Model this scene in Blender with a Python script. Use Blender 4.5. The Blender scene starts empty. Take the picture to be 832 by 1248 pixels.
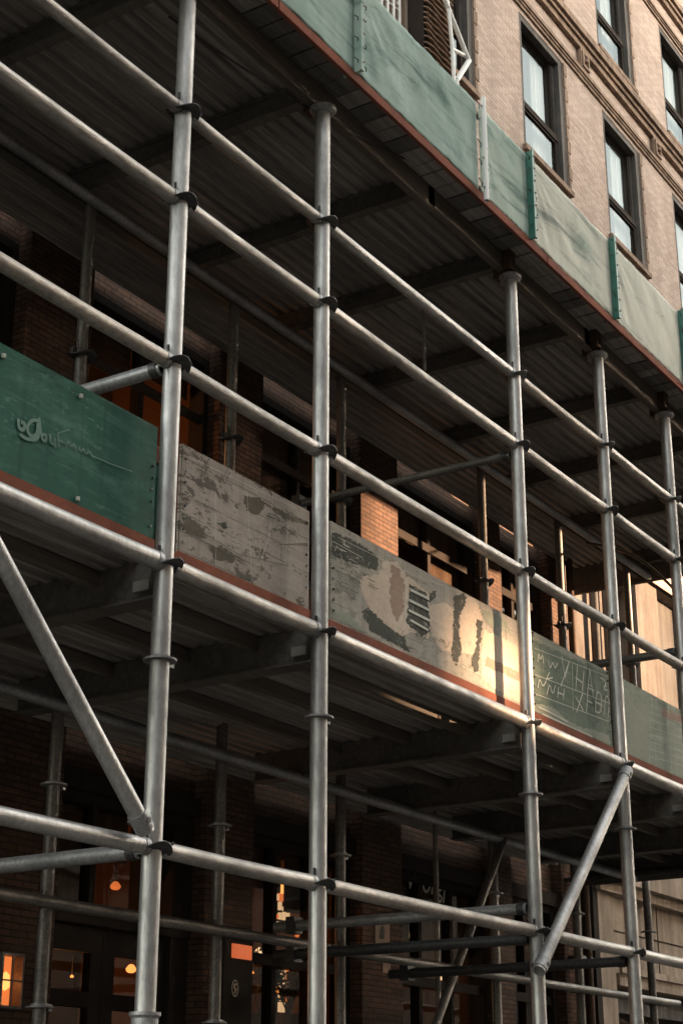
import bpy, math, random
from mathutils import Vector, Matrix, noise as mnoise
random.seed(7)
C = bpy.context.scene.collection
scn = bpy.context.scene
PI = math.pi
S = 4.0            # survey unit -> metres
ZC = 1.6           # eye height

# ------------------------------------------------------------------ camera
F_PX = 1996.98
YAW, PITCH, ROLL = math.radians(32.7527), math.radians(20.7468), math.radians(0.1094)
cy, sy, cp, sp = math.cos(YAW), math.sin(YAW), math.cos(PITCH), math.sin(PITCH)
FWD = Vector((cy*cp, sy*cp, sp)); RGT = Vector((sy, -cy, 0)); UPV = RGT.cross(FWD)
RG2 = RGT*math.cos(ROLL)+UPV*math.sin(ROLL); UP2 = RG2.cross(FWD)
cam_d = bpy.data.cameras.new('camera'); cam = bpy.data.objects.new('camera', cam_d); C.objects.link(cam)
m = Matrix((RG2, UP2, -FWD)).transposed().to_4x4(); m.translation = Vector((0, 0, ZC)); cam.matrix_world = m
cam_d.sensor_fit = 'VERTICAL'; cam_d.sensor_height = 24; cam_d.lens = 24*F_PX/1248
cam_d.clip_start = 0.05; cam_d.clip_end = 2000
scn.camera = cam

# ------------------------------------------------------------------ sky, sun, exposure
SUN_EL, SUN_AZ = math.radians(5), math.radians(-50)      # azimuth from +x towards the street (-y)
w = bpy.data.worlds.new('World'); scn.world = w; w.use_nodes = True
nt = w.node_tree; nt.nodes.clear()
sky = nt.nodes.new('ShaderNodeTexSky'); sky.sky_type = 'NISHITA'; sky.sun_disc = False
sky.sun_elevation = SUN_EL; sky.sun_rotation = math.radians(90)-SUN_AZ
sky.dust_density = 3.0; sky.ozone_density = 1.0
hs = nt.nodes.new('ShaderNodeHueSaturation'); hs.inputs['Saturation'].default_value = 0.35
tint = nt.nodes.new('ShaderNodeMix'); tint.data_type = 'RGBA'; tint.blend_type = 'MULTIPLY'
tint.inputs[0].default_value = 1.0; tint.inputs[7].default_value = (1.0, 0.955, 0.875, 1)
bg = nt.nodes.new('ShaderNodeBackground'); bg.inputs[1].default_value = 0.15
ow = nt.nodes.new('ShaderNodeOutputWorld')
nt.links.new(sky.outputs[0], hs.inputs['Color']); nt.links.new(hs.outputs[0], tint.inputs[6])
nt.links.new(tint.outputs[2], bg.inputs[0]); nt.links.new(bg.outputs[0], ow.inputs[0])
sd = bpy.data.lights.new('sun', 'SUN'); sd.energy = 2.0; sd.angle = math.radians(1.2); sd.color = (1, .64, .38)
so = bpy.data.objects.new('sun', sd); C.objects.link(so)
sdir = Vector((math.cos(SUN_EL)*math.cos(SUN_AZ), math.cos(SUN_EL)*math.sin(SUN_AZ), math.sin(SUN_EL)))
so.rotation_euler = sdir.to_track_quat('Z', 'Y').to_euler()
scn.view_settings.view_transform = 'Standard'; scn.view_settings.look = 'None'
scn.view_settings.exposure = 3.72; scn.view_settings.gamma = 1

# ------------------------------------------------------------------ helpers
def at(u, v, Y):
    """photo pixel -> survey point on the plane y = Y"""
    d = FWD + RG2*((u-416)/F_PX) - UP2*((v-624)/F_PX)
    return d*(Y/d.y)
def atm(u, v, Y): p = at(u, v, Y); return Vector((p.x*S, p.y*S, p.z*S+ZC))
def W(x, y, z): return Vector((x*S, y*S, z*S+ZC))
ORG = {}
class MB:
    def __init__(s): s.v = []; s.f = []; s.sm = []; s.mi = []
    def add(s, vs, fs, smooth=False, mi=0):
        o = len(s.v); s.v += [Vector(p) for p in vs]
        for f in fs: s.f.append([i+o for i in f]); s.sm.append(smooth); s.mi.append(mi)
        return s
    def box(s, a, b, mi=0):
        x0, y0, z0 = (min(a[i], b[i]) for i in range(3)); x1, y1, z1 = (max(a[i], b[i]) for i in range(3))
        return s.add([(x0,y0,z0),(x1,y0,z0),(x1,y1,z0),(x0,y1,z0),(x0,y0,z1),(x1,y0,z1),(x1,y1,z1),(x0,y1,z1)],
              [(0,3,2,1),(4,5,6,7),(0,1,5,4),(1,2,6,5),(2,3,7,6),(3,0,4,7)], mi=mi)
    def ubox(s, x0, x1, y0, y1, z0, z1, mi=0): return s.box(W(x0,y0,z0), W(x1,y1,z1), mi)
    def tube(s, p0, p1, r, n=20, hollow=True, bend=0.0, seg=1, mi=0):
        p0, p1 = Vector(p0), Vector(p1); d = (p1-p0).normalized()
        a = d.orthogonal().normalized(); b = d.cross(a)
        rings = []
        for k in range(seg+1):
            t = k/seg; c = p0.lerp(p1, t) + Vector((0, 0, -bend*4*t*(1-t)))
            rings.append([c+(a*math.cos(2*PI*i/n)+b*math.sin(2*PI*i/n))*r for i in range(n)])
        vs = [p for rg in rings for p in rg]; fs = []
        for k in range(seg):
            for i in range(n):
                j = (i+1) % n; fs.append((k*n+i, k*n+j, (k+1)*n+j, (k+1)*n+i))
        s.add(vs, fs, True, mi)
        for rg, dd in ((rings[0], 1), (rings[-1], -1)):
            if hollow:
                c = p0 if dd == 1 else p1
                inn = [c+(q-c)*.82 for q in rg]; deep = [q+d*dd*r*2.5 for q in inn]
                s.add(rg+inn+deep, [(i, n+i, n+(i+1)%n, (i+1)%n) for i in range(n)] + [(n+i, 2*n+i, 2*n+(i+1)%n, n+(i+1)%n) for i in range(n)] + [tuple(range(2*n, 3*n))], False, mi)
            else: s.add(rg, [tuple(range(n))], False, mi)
        return s
    def path(s, pts, r, n=8, mi=0):
        for a, b in zip(pts[:-1], pts[1:]): s.tube(a, b, r, n, False, mi=mi)
        return s
    def lathe(s, c, prof, n=28, wave=0, lobes=2, ph=0, mi=0):
        """prof: list of (r,z); closed outline revolve about z at c"""
        c = Vector(c); vs = []; m_ = len(prof)
        for i in range(n):
            t = 2*PI*i/n
            for r, z in prof:
                k = max(0, (r-prof[0][0]))/max(1e-6, max(p[0] for p in prof)-prof[0][0])
                vs.append(c+Vector((r*math.cos(t), r*math.sin(t), z+wave*k*math.cos(lobes*t+ph))))
        fs = [(i*m_+j, ((i+1)%n)*m_+j, ((i+1)%n)*m_+(j+1)%m_, i*m_+(j+1)%m_) for i in range(n) for j in range(m_)]
        return s.add(vs, fs, False, mi)
    def poly(s, pts, mi=0): return s.add(pts, [tuple(range(len(pts)))], False, mi)
    def build(s, name, mat, parent=None, org=None, bevel=0):
        o_ = Vector(org) if org is not None else (ORG[parent.name] if parent is not None else Vector((0,0,0)))
        me = bpy.data.meshes.new(name); me.from_pydata([p-o_ for p in s.v], [], s.f)
        for p, sm, mi in zip(me.polygons, s.sm, s.mi): p.use_smooth = sm; p.material_index = mi
        for mm in (mat if isinstance(mat, (list, tuple)) else [mat]): me.materials.append(mm)
        me.update(); ob = bpy.data.objects.new(name, me); C.objects.link(ob)
        if parent is not None: ob.parent = parent
        else: ob.location = o_
        if bevel:
            bv = ob.modifiers.new('bevel', 'BEVEL'); bv.width = bevel; bv.segments = 2; bv.limit_method = 'ANGLE'
        ORG[ob.name] = o_
        return ob
def tag(o, label=None, cat=None, group=None, kind=None):
    if label: o['label'] = label
    if cat: o['category'] = cat
    if group: o['group'] = group
    if kind: o['kind'] = kind
    return o
def thing(name, label, cat, loc, group=None):
    o = bpy.data.objects.new(name, None); C.objects.link(o); o.location = loc; o.empty_display_size = .2
    ORG[o.name] = Vector(loc); return tag(o, label, cat, group)
def copy_tree(o, loc=None, parent=None, skip=()):
    c = o.copy(); C.objects.link(c); c.parent = parent
    if loc is not None: c.location = loc
    ORG[c.name] = Vector(loc) if loc is not None else ORG.get(o.name, Vector())
    for ch in list(o.children):
        if ch.name.split('.')[0] in skip: continue
        copy_tree(ch, None, c)
    return c

# ------------------------------------------------------------------ materials
def lnk(t, a, b): t.links.new(a, b)
def newmat(name, col=(.5,.5,.5), rough=.6, metal=0, spec=.5):
    m = bpy.data.materials.new(name); m.use_nodes = True
    b = m.node_tree.nodes['Principled BSDF']; b.inputs['Base Color'].default_value = (*col, 1)
    b.inputs['Roughness'].default_value = rough; b.inputs['Metallic'].default_value = metal
    b.inputs['Specular IOR Level'].default_value = spec
    return m
def pos(t, scale=(1,1,1), rot=(0,0,0)):
    g = t.nodes.new('ShaderNodeNewGeometry'); mp = t.nodes.new('ShaderNodeMapping')
    mp.inputs['Scale'].default_value = scale; mp.inputs['Rotation'].default_value = rot
    lnk(t, g.outputs['Position'], mp.inputs[0]); return mp.outputs[0]
def noise(t, vec, scale, det=5, rough=.6, dist=0):
    n = t.nodes.new('ShaderNodeTexNoise'); n.inputs['Scale'].default_value = scale
    n.inputs['Detail'].default_value = det; n.inputs['Roughness'].default_value = rough; n.inputs['Distortion'].default_value = dist
    lnk(t, vec, n.inputs['Vector']); return n.outputs[0]
def ramp(t, fac, stops, interp='LINEAR'):
    r = t.nodes.new('ShaderNodeValToRGB'); e = r.color_ramp.elements; r.color_ramp.interpolation = interp
    while len(e) < len(stops): e.new(.5)
    for el, (p, c) in zip(e, stops): el.position = p; el.color = (*c, 1) if len(c) == 3 else c
    lnk(t, fac, r.inputs[0]); return r.outputs[0]
def mix(t, fac, a, b, mode='MIX'):
    x = t.nodes.new('ShaderNodeMix'); x.data_type = 'RGBA'; x.blend_type = mode
    for i, q in ((0, fac), (6, a), (7, b)):
        if isinstance(q, (int, float)): x.inputs[i].default_value = q
        elif isinstance(q, tuple): x.inputs[i].default_value = (*q, 1)
        else: lnk(t, q, x.inputs[i])
    return x.outputs[2]
def bump(t, h, strength=.3, dist=.01):
    b = t.nodes.new('ShaderNodeBump'); b.inputs['Strength'].default_value = strength; b.inputs['Distance'].default_value = dist
    lnk(t, h, b.inputs['Height']); lnk(t, b.outputs[0], t.nodes['Principled BSDF'].inputs['Normal'])
def g3(v): return (v, v, v)
def setcol(t, c): lnk(t, c, t.nodes['Principled BSDF'].inputs['Base Color'])
def setrough(t, c): lnk(t, c, t.nodes['Principled BSDF'].inputs['Roughness'])

def galv(name, lo, hi, metal=.85, r0=.3, r1=.5, rust=0.0, warm=(1,1,1), an=(1,1,1)):
    m = newmat(name, metal=metal); t = m.node_tree
    a = noise(t, pos(t, an), 60, 4, .7)                        # spangle
    b = noise(t, pos(t), 2.2, 5, .65)                       # grime
    c = ramp(t, a, [(.33, tuple(lo*k for k in warm)), (.68, tuple(hi*k for k in warm))])
    c = mix(t, 1.0, c, ramp(t, b, [(.33, g3(.55)), (.6, g3(1))]), 'MULTIPLY')
    sp_ = noise(t, pos(t), 30, 6, .7)
    c = mix(t, ramp(t, sp_, [(.60, g3(0)), (.72, g3(.45+rust))]), c, (.14, .115, .09))
    setcol(t, c); setrough(t, ramp(t, b, [(.3, g3(r1)), (.7, g3(r0))])); bump(t, a, .12, .002)
    return m
M = {}
M['galv'] = galv('galvanised_steel', .36, .53, .74, .36, .56, .15, (1, .985, .96), (1, 1, .22))
M['galv_ledger'] = galv('weathered_ledger_steel', .31, .52, .66, .36, .58, .25, (1, .94, .87), (.25, 1, 1))
M['galv_spotted'] = galv('spotted_ledger_steel', .28, .50, .6, .4, .6, .45, (1, .90, .80), (.5, 1, 1))
M['galv_old'] = galv('dull_galvanised_steel', .22, .42, .6, .42, .6, .3)
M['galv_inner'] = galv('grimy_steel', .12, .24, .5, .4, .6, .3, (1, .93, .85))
M['dark_steel'] = galv('blackened_steel', .035, .09, .5, .4, .6, .2)
M['white_tube'] = newmat('white_painted_steel', (.72, .72, .69), .4)
M['black'] = newmat('black_paint', (.012, .012, .012), .5)

def brick(name, c1, c2, mortar, bw=.23, bh=.082, dirt=(.5, .45, .4), lo=.5):
    m = newmat(name, rough=.9, spec=.2); t = m.node_tree
    g = t.nodes.new('ShaderNodeNewGeometry'); s = t.nodes.new('ShaderNodeSeparateXYZ'); lnk(t, g.outputs['Position'], s.inputs[0])
    ad = t.nodes.new('ShaderNodeMath'); lnk(t, s.outputs[0], ad.inputs[0]); lnk(t, s.outputs[1], ad.inputs[1])
    cb = t.nodes.new('ShaderNodeCombineXYZ'); lnk(t, ad.outputs[0], cb.inputs[0]); lnk(t, s.outputs[2], cb.inputs[1])
    br = t.nodes.new('ShaderNodeTexBrick'); lnk(t, cb.outputs[0], br.inputs['Vector'])
    br.inputs['Scale'].default_value = 1; br.inputs['Brick Width'].default_value = bw; br.inputs['Row Height'].default_value = bh
    br.inputs['Mortar Size'].default_value = bh*.13; br.inputs['Mortar Smooth'].default_value = .3; br.inputs['Bias'].default_value = -.1
    br.inputs['Color1'].default_value = (*c1, 1); br.inputs['Color2'].default_value = (*c2, 1); br.inputs['Mortar'].default_value = (*mortar, 1)
    n = noise(t, pos(t), 1.3, 6, .7); n2 = noise(t, pos(t), 22, 4, .7); n3 = noise(t, pos(t, (1.5, 1.5, .25)), 2.0, 4, .6)
    c = mix(t, ramp(t, n, [(.35, g3(.55)), (.62, g3(0))]), br.outputs[0], mix(t, 1.0, br.outputs[0], dirt, 'MULTIPLY'))
    c = mix(t, .55, c, ramp(t, n2, [(.3, g3(lo)), (.7, g3(1))]), 'MULTIPLY')
    c = mix(t, .5, c, ramp(t, n3, [(.3, g3(lo)), (.6, g3(1))]), 'MULTIPLY')
    setcol(t, c)
    h = mix(t, .35, ramp(t, br.outputs['Fac'], [(0, g3(1)), (1, g3(0))]), n2)
    bump(t, h, .7, bh*.14); return m
M['brick_pale'] = brick('weathered_buff_brick', (.58, .46, .395), (.42, .33, .28), (.36, .285, .24), .15, .045, dirt=(.72, .68, .64), lo=.72)
M['brick_red'] = brick('dark_red_brick', (.165, .092, .062), (.10, .062, .046), (.055, .042, .034), .13, .038)
def worn(name, c1, c2, under=(.33, .305, .255)):
    m = stone(name, c1, c2, .7, False, .1); t = m.node_tree; bs = t.nodes['Principled BSDF']; src = bs.inputs['Base Color'].links[0].from_socket
    pe = noise(t, pos(t, (1, 1, 2.5)), 13, 7, .75, .3); dr = noise(t, pos(t, (20, 20, .6)), 1.5, 5, .65)
    c = mix(t, ramp(t, pe, [(.36, g3(.85)), (.42, g3(0))]), src, under); c = mix(t, ramp(t, dr, [(.58, g3(0)), (.70, g3(.3))]), c, under)
    setcol(t, c); return m
def stone(name, c1, c2, rough=.85, streak=True, b=.4):
    m = newmat(name, rough=max(rough, .7), spec=.08); t = m.node_tree
    n = noise(t, pos(t), 2.4, 7, .65); st = noise(t, pos(t, (5, 5, .35)), 2.0, 5, .6); f = noise(t, pos(t), 40, 3, .6)
    c = ramp(t, n, [(.3, c2), (.65, c1)])
    if streak: c = mix(t, ramp(t, st, [(.38, g3(.65)), (.6, g3(0))]), c, tuple(k*.35 for k in c1))
    c = mix(t, .35, c, ramp(t, f, [(.3, g3(.5)), (.7, g3(1))]), 'MULTIPLY')
    setcol(t, c); bump(t, f, b, .004); return m
M['trim'] = stone('brown_stone_trim', (.36, .26, .195), (.22, .155, .12))
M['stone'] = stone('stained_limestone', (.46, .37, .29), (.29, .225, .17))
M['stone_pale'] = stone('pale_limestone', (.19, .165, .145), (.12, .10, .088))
M['asphalt'] = stone('asphalt', (.06, .06, .06), (.04, .04, .04), streak=False)
M['paving'] = stone('concrete_paving', (.17, .155, .14), (.12, .11, .10), streak=False)
M['red_trim'] = stone('red_oxide_timber', (.27, .095, .06), (.14, .055, .038), .8, False, .3)
M['frame'] = stone('dark_window_paint', (.045, .036, .030), (.026, .021, .018), .9, False, .1)
M['frame_grey'] = stone('grey_window_paint', (.15, .138, .125), (.09, .083, .076), .55, True, .1)
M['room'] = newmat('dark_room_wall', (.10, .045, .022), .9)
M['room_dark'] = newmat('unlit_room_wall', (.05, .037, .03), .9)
M['blind'] = stone('brown_roller_blind', (.17, .12, .09), (.10, .07, .055), .9, True, .1)
M['curtain'] = newmat('grey_curtain', (.42, .42, .38), .9)

def planks(name, c1, c2, period=.0, rough=.85):
    m = newmat(name, rough=rough, spec=.2); t = m.node_tree
    n = noise(t, pos(t, (.35, 9, 9)), 3.0, 7, .7, .3); n2 = noise(t, pos(t, (.6, 2, 2)), 1.2, 5, .6); n3 = noise(t, pos(t, (1, 30, 30)), 5, 3, .6)
    c = ramp(t, n, [(.3, c2), (.62, c1)]); c = mix(t, .6, c, ramp(t, n2, [(.3, g3(.4)), (.65, g3(1))]), 'MULTIPLY')
    c = mix(t, ramp(t, n3, [(.62, g3(0)), (.72, g3(.5))]), c, tuple(min(1, k*1.9) for k in c1))
    setcol(t, c); bump(t, n3, .3, .004); return m
M['deck'] = planks('weathered_deck_sheet', (.40, .36, .325), (.13, .118, .105))
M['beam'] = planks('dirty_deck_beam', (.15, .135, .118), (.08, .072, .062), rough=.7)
M['beam_lit'] = planks('lit_deck_beam', (.17, .145, .12), (.08, .068, .056), rough=.7)  # paler copy of the beam tone, light on its faces put into the colour
M['plank_end'] = planks('grey_overhang_plank', (.20, .185, .165), (.08, .072, .065))
M['tagpaint'] = newmat('pale_paint_mark', (.20, .19, .165), .9)
M['rusty'] = stone('rusty_plate', (.12, .075, .05), (.06, .04, .03), .7, True)

def cloth(name, teal, pale, amt):
    m = newmat(name, rough=.8, spec=.12); t = m.node_tree
    a = noise(t, pos(t, (1, 1, 1.6), (0, .7, 0)), 1.6, 7, .68, .6); b = noise(t, pos(t, (8, 8, .6)), 2, 5, .6)
    st = noise(t, pos(t, (.55, 1, 4.5), (0, .30, 0)), 1.5, 7, .7, .8)  # streaks that put the light and shade of folds into the cloth colour
    c = ramp(t, a, [(.30, teal), (.30+.4*(1-amt)+.1, pale)])
    c = mix(t, ramp(t, st, [(.47, g3(0)), (.62, g3(.8))]), c, pale)
    c = mix(t, ramp(t, st, [(.34, g3(.75)), (.46, g3(0))]), c, tuple(k*.5 for k in teal))
    c = mix(t, .3, c, ramp(t, b, [(.3, g3(.6)), (.7, g3(1))]), 'MULTIPLY')
    setcol(t, c); bump(t, noise(t, pos(t), 14, 4, .6), .25, .01)
    bs = t.nodes['Principled BSDF']; tr = t.nodes.new('ShaderNodeBsdfTranslucent'); lnk(t, c, tr.inputs[0])
    mx = t.nodes.new('ShaderNodeMixShader'); mx.inputs[0].default_value = .15
    lnk(t, bs.outputs[0], mx.inputs[1]); lnk(t, tr.outputs[0], mx.inputs[2]); lnk(t, mx.outputs[0], t.nodes['Material Output'].inputs[0])
    return m
M['net0'] = cloth('teal_netting', (.15, .26, .225), (.42, .54, .49), .5)
M['net1'] = cloth('washed_teal_netting', (.18, .31, .27), (.46, .56, .50), .6)
M['net2'] = cloth('pale_grey_green_netting', (.30, .38, .33), (.64, .66, .58), .8)
M['strip'] = newmat('green_plastic_strip', (.03, .14, .105), .45)

def board(name, base, dark, pale, dk, pl, lines=True, gloss=.5):
    gloss = max(gloss, .55); m = newmat(name, rough=gloss, spec=.10); t = m.node_tree
    st = noise(t, pos(t, (1, 1, 5)), 1.5, 7, .7, .5); sc = noise(t, pos(t, (.7, 1, 30)), 3, 4, .7); ve = noise(t, pos(t, (14, 14, .8)), 1.5, 5, .6)
    bl = noise(t, pos(t, (1, 1, 2.2)), 4.5, 5, .7, .4)
    c = ramp(t, st, [(.3, tuple(k*.8 for k in base)), (.6, base)])
    c = mix(t, ramp(t, ve, [(.35, g3(.4)), (.6, g3(0))]), c, tuple(k*.6 for k in base))
    c = mix(t, ramp(t, st, [(.50, g3(0)), (.72, g3(pl))]), c, pale)
    c = mix(t, ramp(t, sc, [(.60, g3(0)), (.72, g3(pl*.8))]), c, pale)
    c = mix(t, ramp(t, bl, [(.385, g3(dk)), (.425, g3(0))]), c, dark)
    pe = noise(t, pos(t, (1, 1, 2.5)), 17, 6, .75, .3); pm = noise(t, pos(t), 2.3, 3, .5)
    pk = mix(t, 1.0, ramp(t, pe, [(.40, g3(dk)), (.45, g3(0))]), ramp(t, pm, [(.42, g3(0)), (.58, g3(1))]), 'MULTIPLY'); c = mix(t, pk, c, dark)
    pw = mix(t, 1.0, ramp(t, pe, [(.57, g3(0)), (.62, g3(pl))]), ramp(t, pm, [(.42, g3(1)), (.55, g3(0))]), 'MULTIPLY'); c = mix(t, pw, c, pale)
    dr = noise(t, pos(t, (22, 22, .5)), 1.3, 5, .65); c = mix(t, ramp(t, dr, [(.36, g3(.45)), (.47, g3(0))]), c, tuple(k*.5 for k in base))
    if lines:
        w_ = t.nodes.new('ShaderNodeTexBrick'); g = t.nodes.new('ShaderNodeNewGeometry'); s_ = t.nodes.new('ShaderNodeSeparateXYZ'); cb = t.nodes.new('ShaderNodeCombineXYZ')
        lnk(t, g.outputs[0], s_.inputs[0]); lnk(t, s_.outputs[0], cb.inputs[0]); lnk(t, s_.outputs[2], cb.inputs[1]); lnk(t, cb.outputs[0], w_.inputs['Vector'])
        w_.inputs['Scale'].default_value = 1; w_.inputs['Brick Width'].default_value = .62; w_.inputs['Row Height'].default_value = .085; w_.inputs['Mortar Size'].default_value = .0022
        gap = noise(t, pos(t), 5, 3, .6)
        f = mix(t, 1.0, w_.outputs['Fac'], ramp(t, gap, [(.42, g3(0)), (.55, g3(.8))]), 'MULTIPLY')
        c = mix(t, f, c, dark)
    setcol(t, c); setrough(t, ramp(t, st, [(.3, g3(gloss-.1)), (.7, g3(min(1, gloss+.2)))])); bump(t, ve, .12, .004); return m
M['bd_green'] = board('green_painted_board', (.022, .105, .075), (.010, .04, .03), (.12, .215, .175), .4, .8, False, .45)
M['bd_grey'] = board('weathered_grey_board', (.33, .285, .245), (.075, .065, .05), (.46, .41, .37), .9, .5, True, .6)
M['bd_art'] = board('paint_patched_board', (.33, .305, .255), (.10, .10, .085), (.48, .43, .36), .6, .5, True, .35)
M['bd_green2'] = board('dusty_green_board', (.10, .145, .105), (.035, .06, .045), (.30, .32, .24), .6, .7, False, .5)
M['bd_pale'] = board('pale_green_board', (.26, .30, .235), (.12, .14, .11), (.42, .42, .34), .6, .6, True, .5)
M['p_cream'] = worn('cream_paint', (.60, .50, .40), (.46, .37, .29))
M['p_pink'] = worn('brown_pink_paint', (.34, .24, .18), (.26, .18, .14))
M['p_dark'] = worn('black_green_paint', (.075, .078, .065), (.04, .043, .036))
M['p_green'] = worn('sage_paint', (.30, .32, .26), (.22, .24, .19))
M['p_white'] = stone('chalky_paint', (.62, .62, .54), (.45, .46, .4), .7, False, .1)
M['p_chalk'] = stone('faded_chalk', (.22, .33, .27), (.13, .22, .18), .8, False, .1)
M['p_brown'] = worn('brown_grime_paint', (.13, .11, .085), (.09, .08, .06))

def glass(name, refl, col=(1,1,1), rough=.02, gcol=(.95, .97, .95)):
    m = bpy.data.materials.new(name); m.use_nodes = True; t = m.node_tree; t.nodes.clear()
    tr = t.nodes.new('ShaderNodeBsdfTransparent'); tr.inputs[0].default_value = (*col, 1)
    gl = t.nodes.new('ShaderNodeBsdfGlossy'); gl.inputs['Roughness'].default_value = rough; gl.inputs['Color'].default_value = (*gcol, 1)
    g = t.nodes.new('ShaderNodeNewGeometry'); n = t.nodes.new('ShaderNodeTexNoise'); n.inputs['Scale'].default_value = 1.6; lnk(t, g.outputs[0], n.inputs['Vector'])
    b = t.nodes.new('ShaderNodeBump'); b.inputs['Strength'].default_value = .15; b.inputs['Distance'].default_value = .02; lnk(t, n.outputs[0], b.inputs['Height']); lnk(t, b.outputs[0], gl.inputs['Normal'])
    mx = t.nodes.new('ShaderNodeMixShader'); mx.inputs[0].default_value = refl
    o = t.nodes.new('ShaderNodeOutputMaterial'); lnk(t, tr.outputs[0], mx.inputs[1]); lnk(t, gl.outputs[0], mx.inputs[2]); lnk(t, mx.outputs[0], o.inputs[0]); return m
M['glass_sky'] = glass('sky_reflecting_glass', .17, gcol=(.80, .93, .97))
M['glass_dark'] = glass('dim_glass', .10, (.8, .75, .7))
def emis(name, col, k):
    m = newmat(name, tuple(c*.5 for c in col)); b = m.node_tree.nodes['Principled BSDF']
    b.inputs['Emission Color'].default_value = (*col, 1); b.inputs['Emission Strength'].default_value = k; return m
M['lamp'] = emis('warm_lamp', (1, .36, .09), .16)
M['lamp_dim'] = emis('dim_amber_lamp', (1, .25, .06), .06)
M['lamp_white'] = emis('pale_lamp', (1, .66, .36), .12)
M['sign_red'] = emis('backlit_red_sign', (1, .20, .06), .035)
M['reflection_glow'] = emis('pale_reflection_glow', (1, .68, .38), .06)
M['leaf'] = newmat('dark_leaf', (.02, .03, .012), .6)

# ------------------------------------------------------------------ ground
def sbox(name, mb, mat): o = mb.build(name, mat); tag(o, kind='structure'); return o
sbox('road', MB().add([(-400,-400,-.12),(400,-400,-.12),(400,400,-.12),(-400,400,-.12)], [(0,1,2,3)]), M['asphalt'])
sbox('pavement', MB().box((-40,-.8,-.116),(60,9.6,.0)), M['paving'])
sbox('far_pavement', MB().box((-40,-15,-.116),(60,-12.5,.0)), M['paving'])

# ------------------------------------------------------------------ walls with openings
def wall_open(mb, x0, x1, z0, z1, y, ops, depth, back=None, mi=0):
    xs = sorted({x0, x1, *[o[0] for o in ops], *[o[1] for o in ops]}); zs = sorted({z0, z1, *[o[2] for o in ops], *[o[3] for o in ops]})
    xs = [x for x in xs if x0 <= x <= x1]; zs = [z for z in zs if z0 <= z <= z1]
    for a, b in zip(xs[:-1], xs[1:]):
        for c, d in zip(zs[:-1], zs[1:]):
            mx_, mz = (a+b)/2, (c+d)/2
            if any(o[0] < mx_ < o[1] and o[2] < mz < o[3] for o in ops): continue
            mb.poly([W(a,y,c), W(b,y,c), W(b,y,d), W(a,y,d)], mi)
    for a, b, c, d in ops:
        e = y+depth
        mb.poly([W(a,y,c), W(a,y,d), W(a,e,d), W(a,e,c)], mi); mb.poly([W(b,y,c), W(b,e,c), W(b,e,d), W(b,y,d)], mi)
        mb.poly([W(a,y,d), W(b,y,d), W(b,e,d), W(a,e,d)], mi); mb.poly([W(a,y,c), W(a,e,c), W(b,e,c), W(b,y,c)], mi)
    return mb

# ------------------------------------------------------------------ brick building
YW = 1.60
bld = thing('brick_building', 'tall buff and red brick building with sash windows rising behind the scaffold', 'building', W(2.8, YW, -.4))
WX = [2.279, 2.827, 3.375, 3.923, 4.471, 5.019, 5.567]; WWID = .275
rows = [(2.44, 2.87), (3.10, 3.53)]
ops = [(x, x+WWID, a, b) for x in WX for a, b in rows]
wall_open(MB(), .2, 6.4, 1.42, 4.3, YW, ops, .045).build('upper_wall', M['brick_pale'], bld)
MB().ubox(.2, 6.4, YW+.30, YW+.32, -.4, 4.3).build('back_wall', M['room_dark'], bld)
MB().ubox(.2, 6.4, YW+.001, YW+.6, 4.3, 4.33).build('roof', M['trim'], bld)
# string courses
def moulding(z0, z1, out, name, m='trim'):
    mb = MB(); h = z1-z0
    mb.ubox(.2, 6.4, YW-out*.45, YW-.0005, z0, z0+h*.35); mb.ubox(.2, 6.4, YW-out*.7, YW-.0005, z0+h*.35, z0+h*.6)
    mb.ubox(.2, 6.4, YW-out, YW-.0005, z0+h*.6, z1)
    return mb.build(name, M[m], bld)
moulding(2.985, 3.045, .030, 'string_course'); moulding(2.885, 2.915, .014, 'string_course')
moulding(3.64, 3.70, .030, 'string_course'); moulding(3.54, 3.565, .014, 'string_course')
for z in (2.915, 3.565):
    for k, x in enumerate(WX[1:]):
        xc = x-.137; mb = MB(); mb.ubox(xc-.028, xc+.028, YW-.013, YW-.0005, z+.0005, z+.0695)
        mb.ubox(xc-.022, xc-.014, YW-.018, YW-.013, z+.008, z+.062); mb.ubox(xc+.014, xc+.022, YW-.018, YW-.013, z+.008, z+.062)
        mb.ubox(xc-.014, xc+.014, YW-.018, YW-.013, z+.008, z+.016); mb.ubox(xc-.014, xc+.014, YW-.018, YW-.013, z+.054, z+.062)
        mb.lathe(W(xc, YW-.016, z+.035), [(.0, -.03), (.035, -.02), (.035, .02), (.0, .03)], 8)
        mb.build('carved_block', M['trim'], bld)
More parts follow.
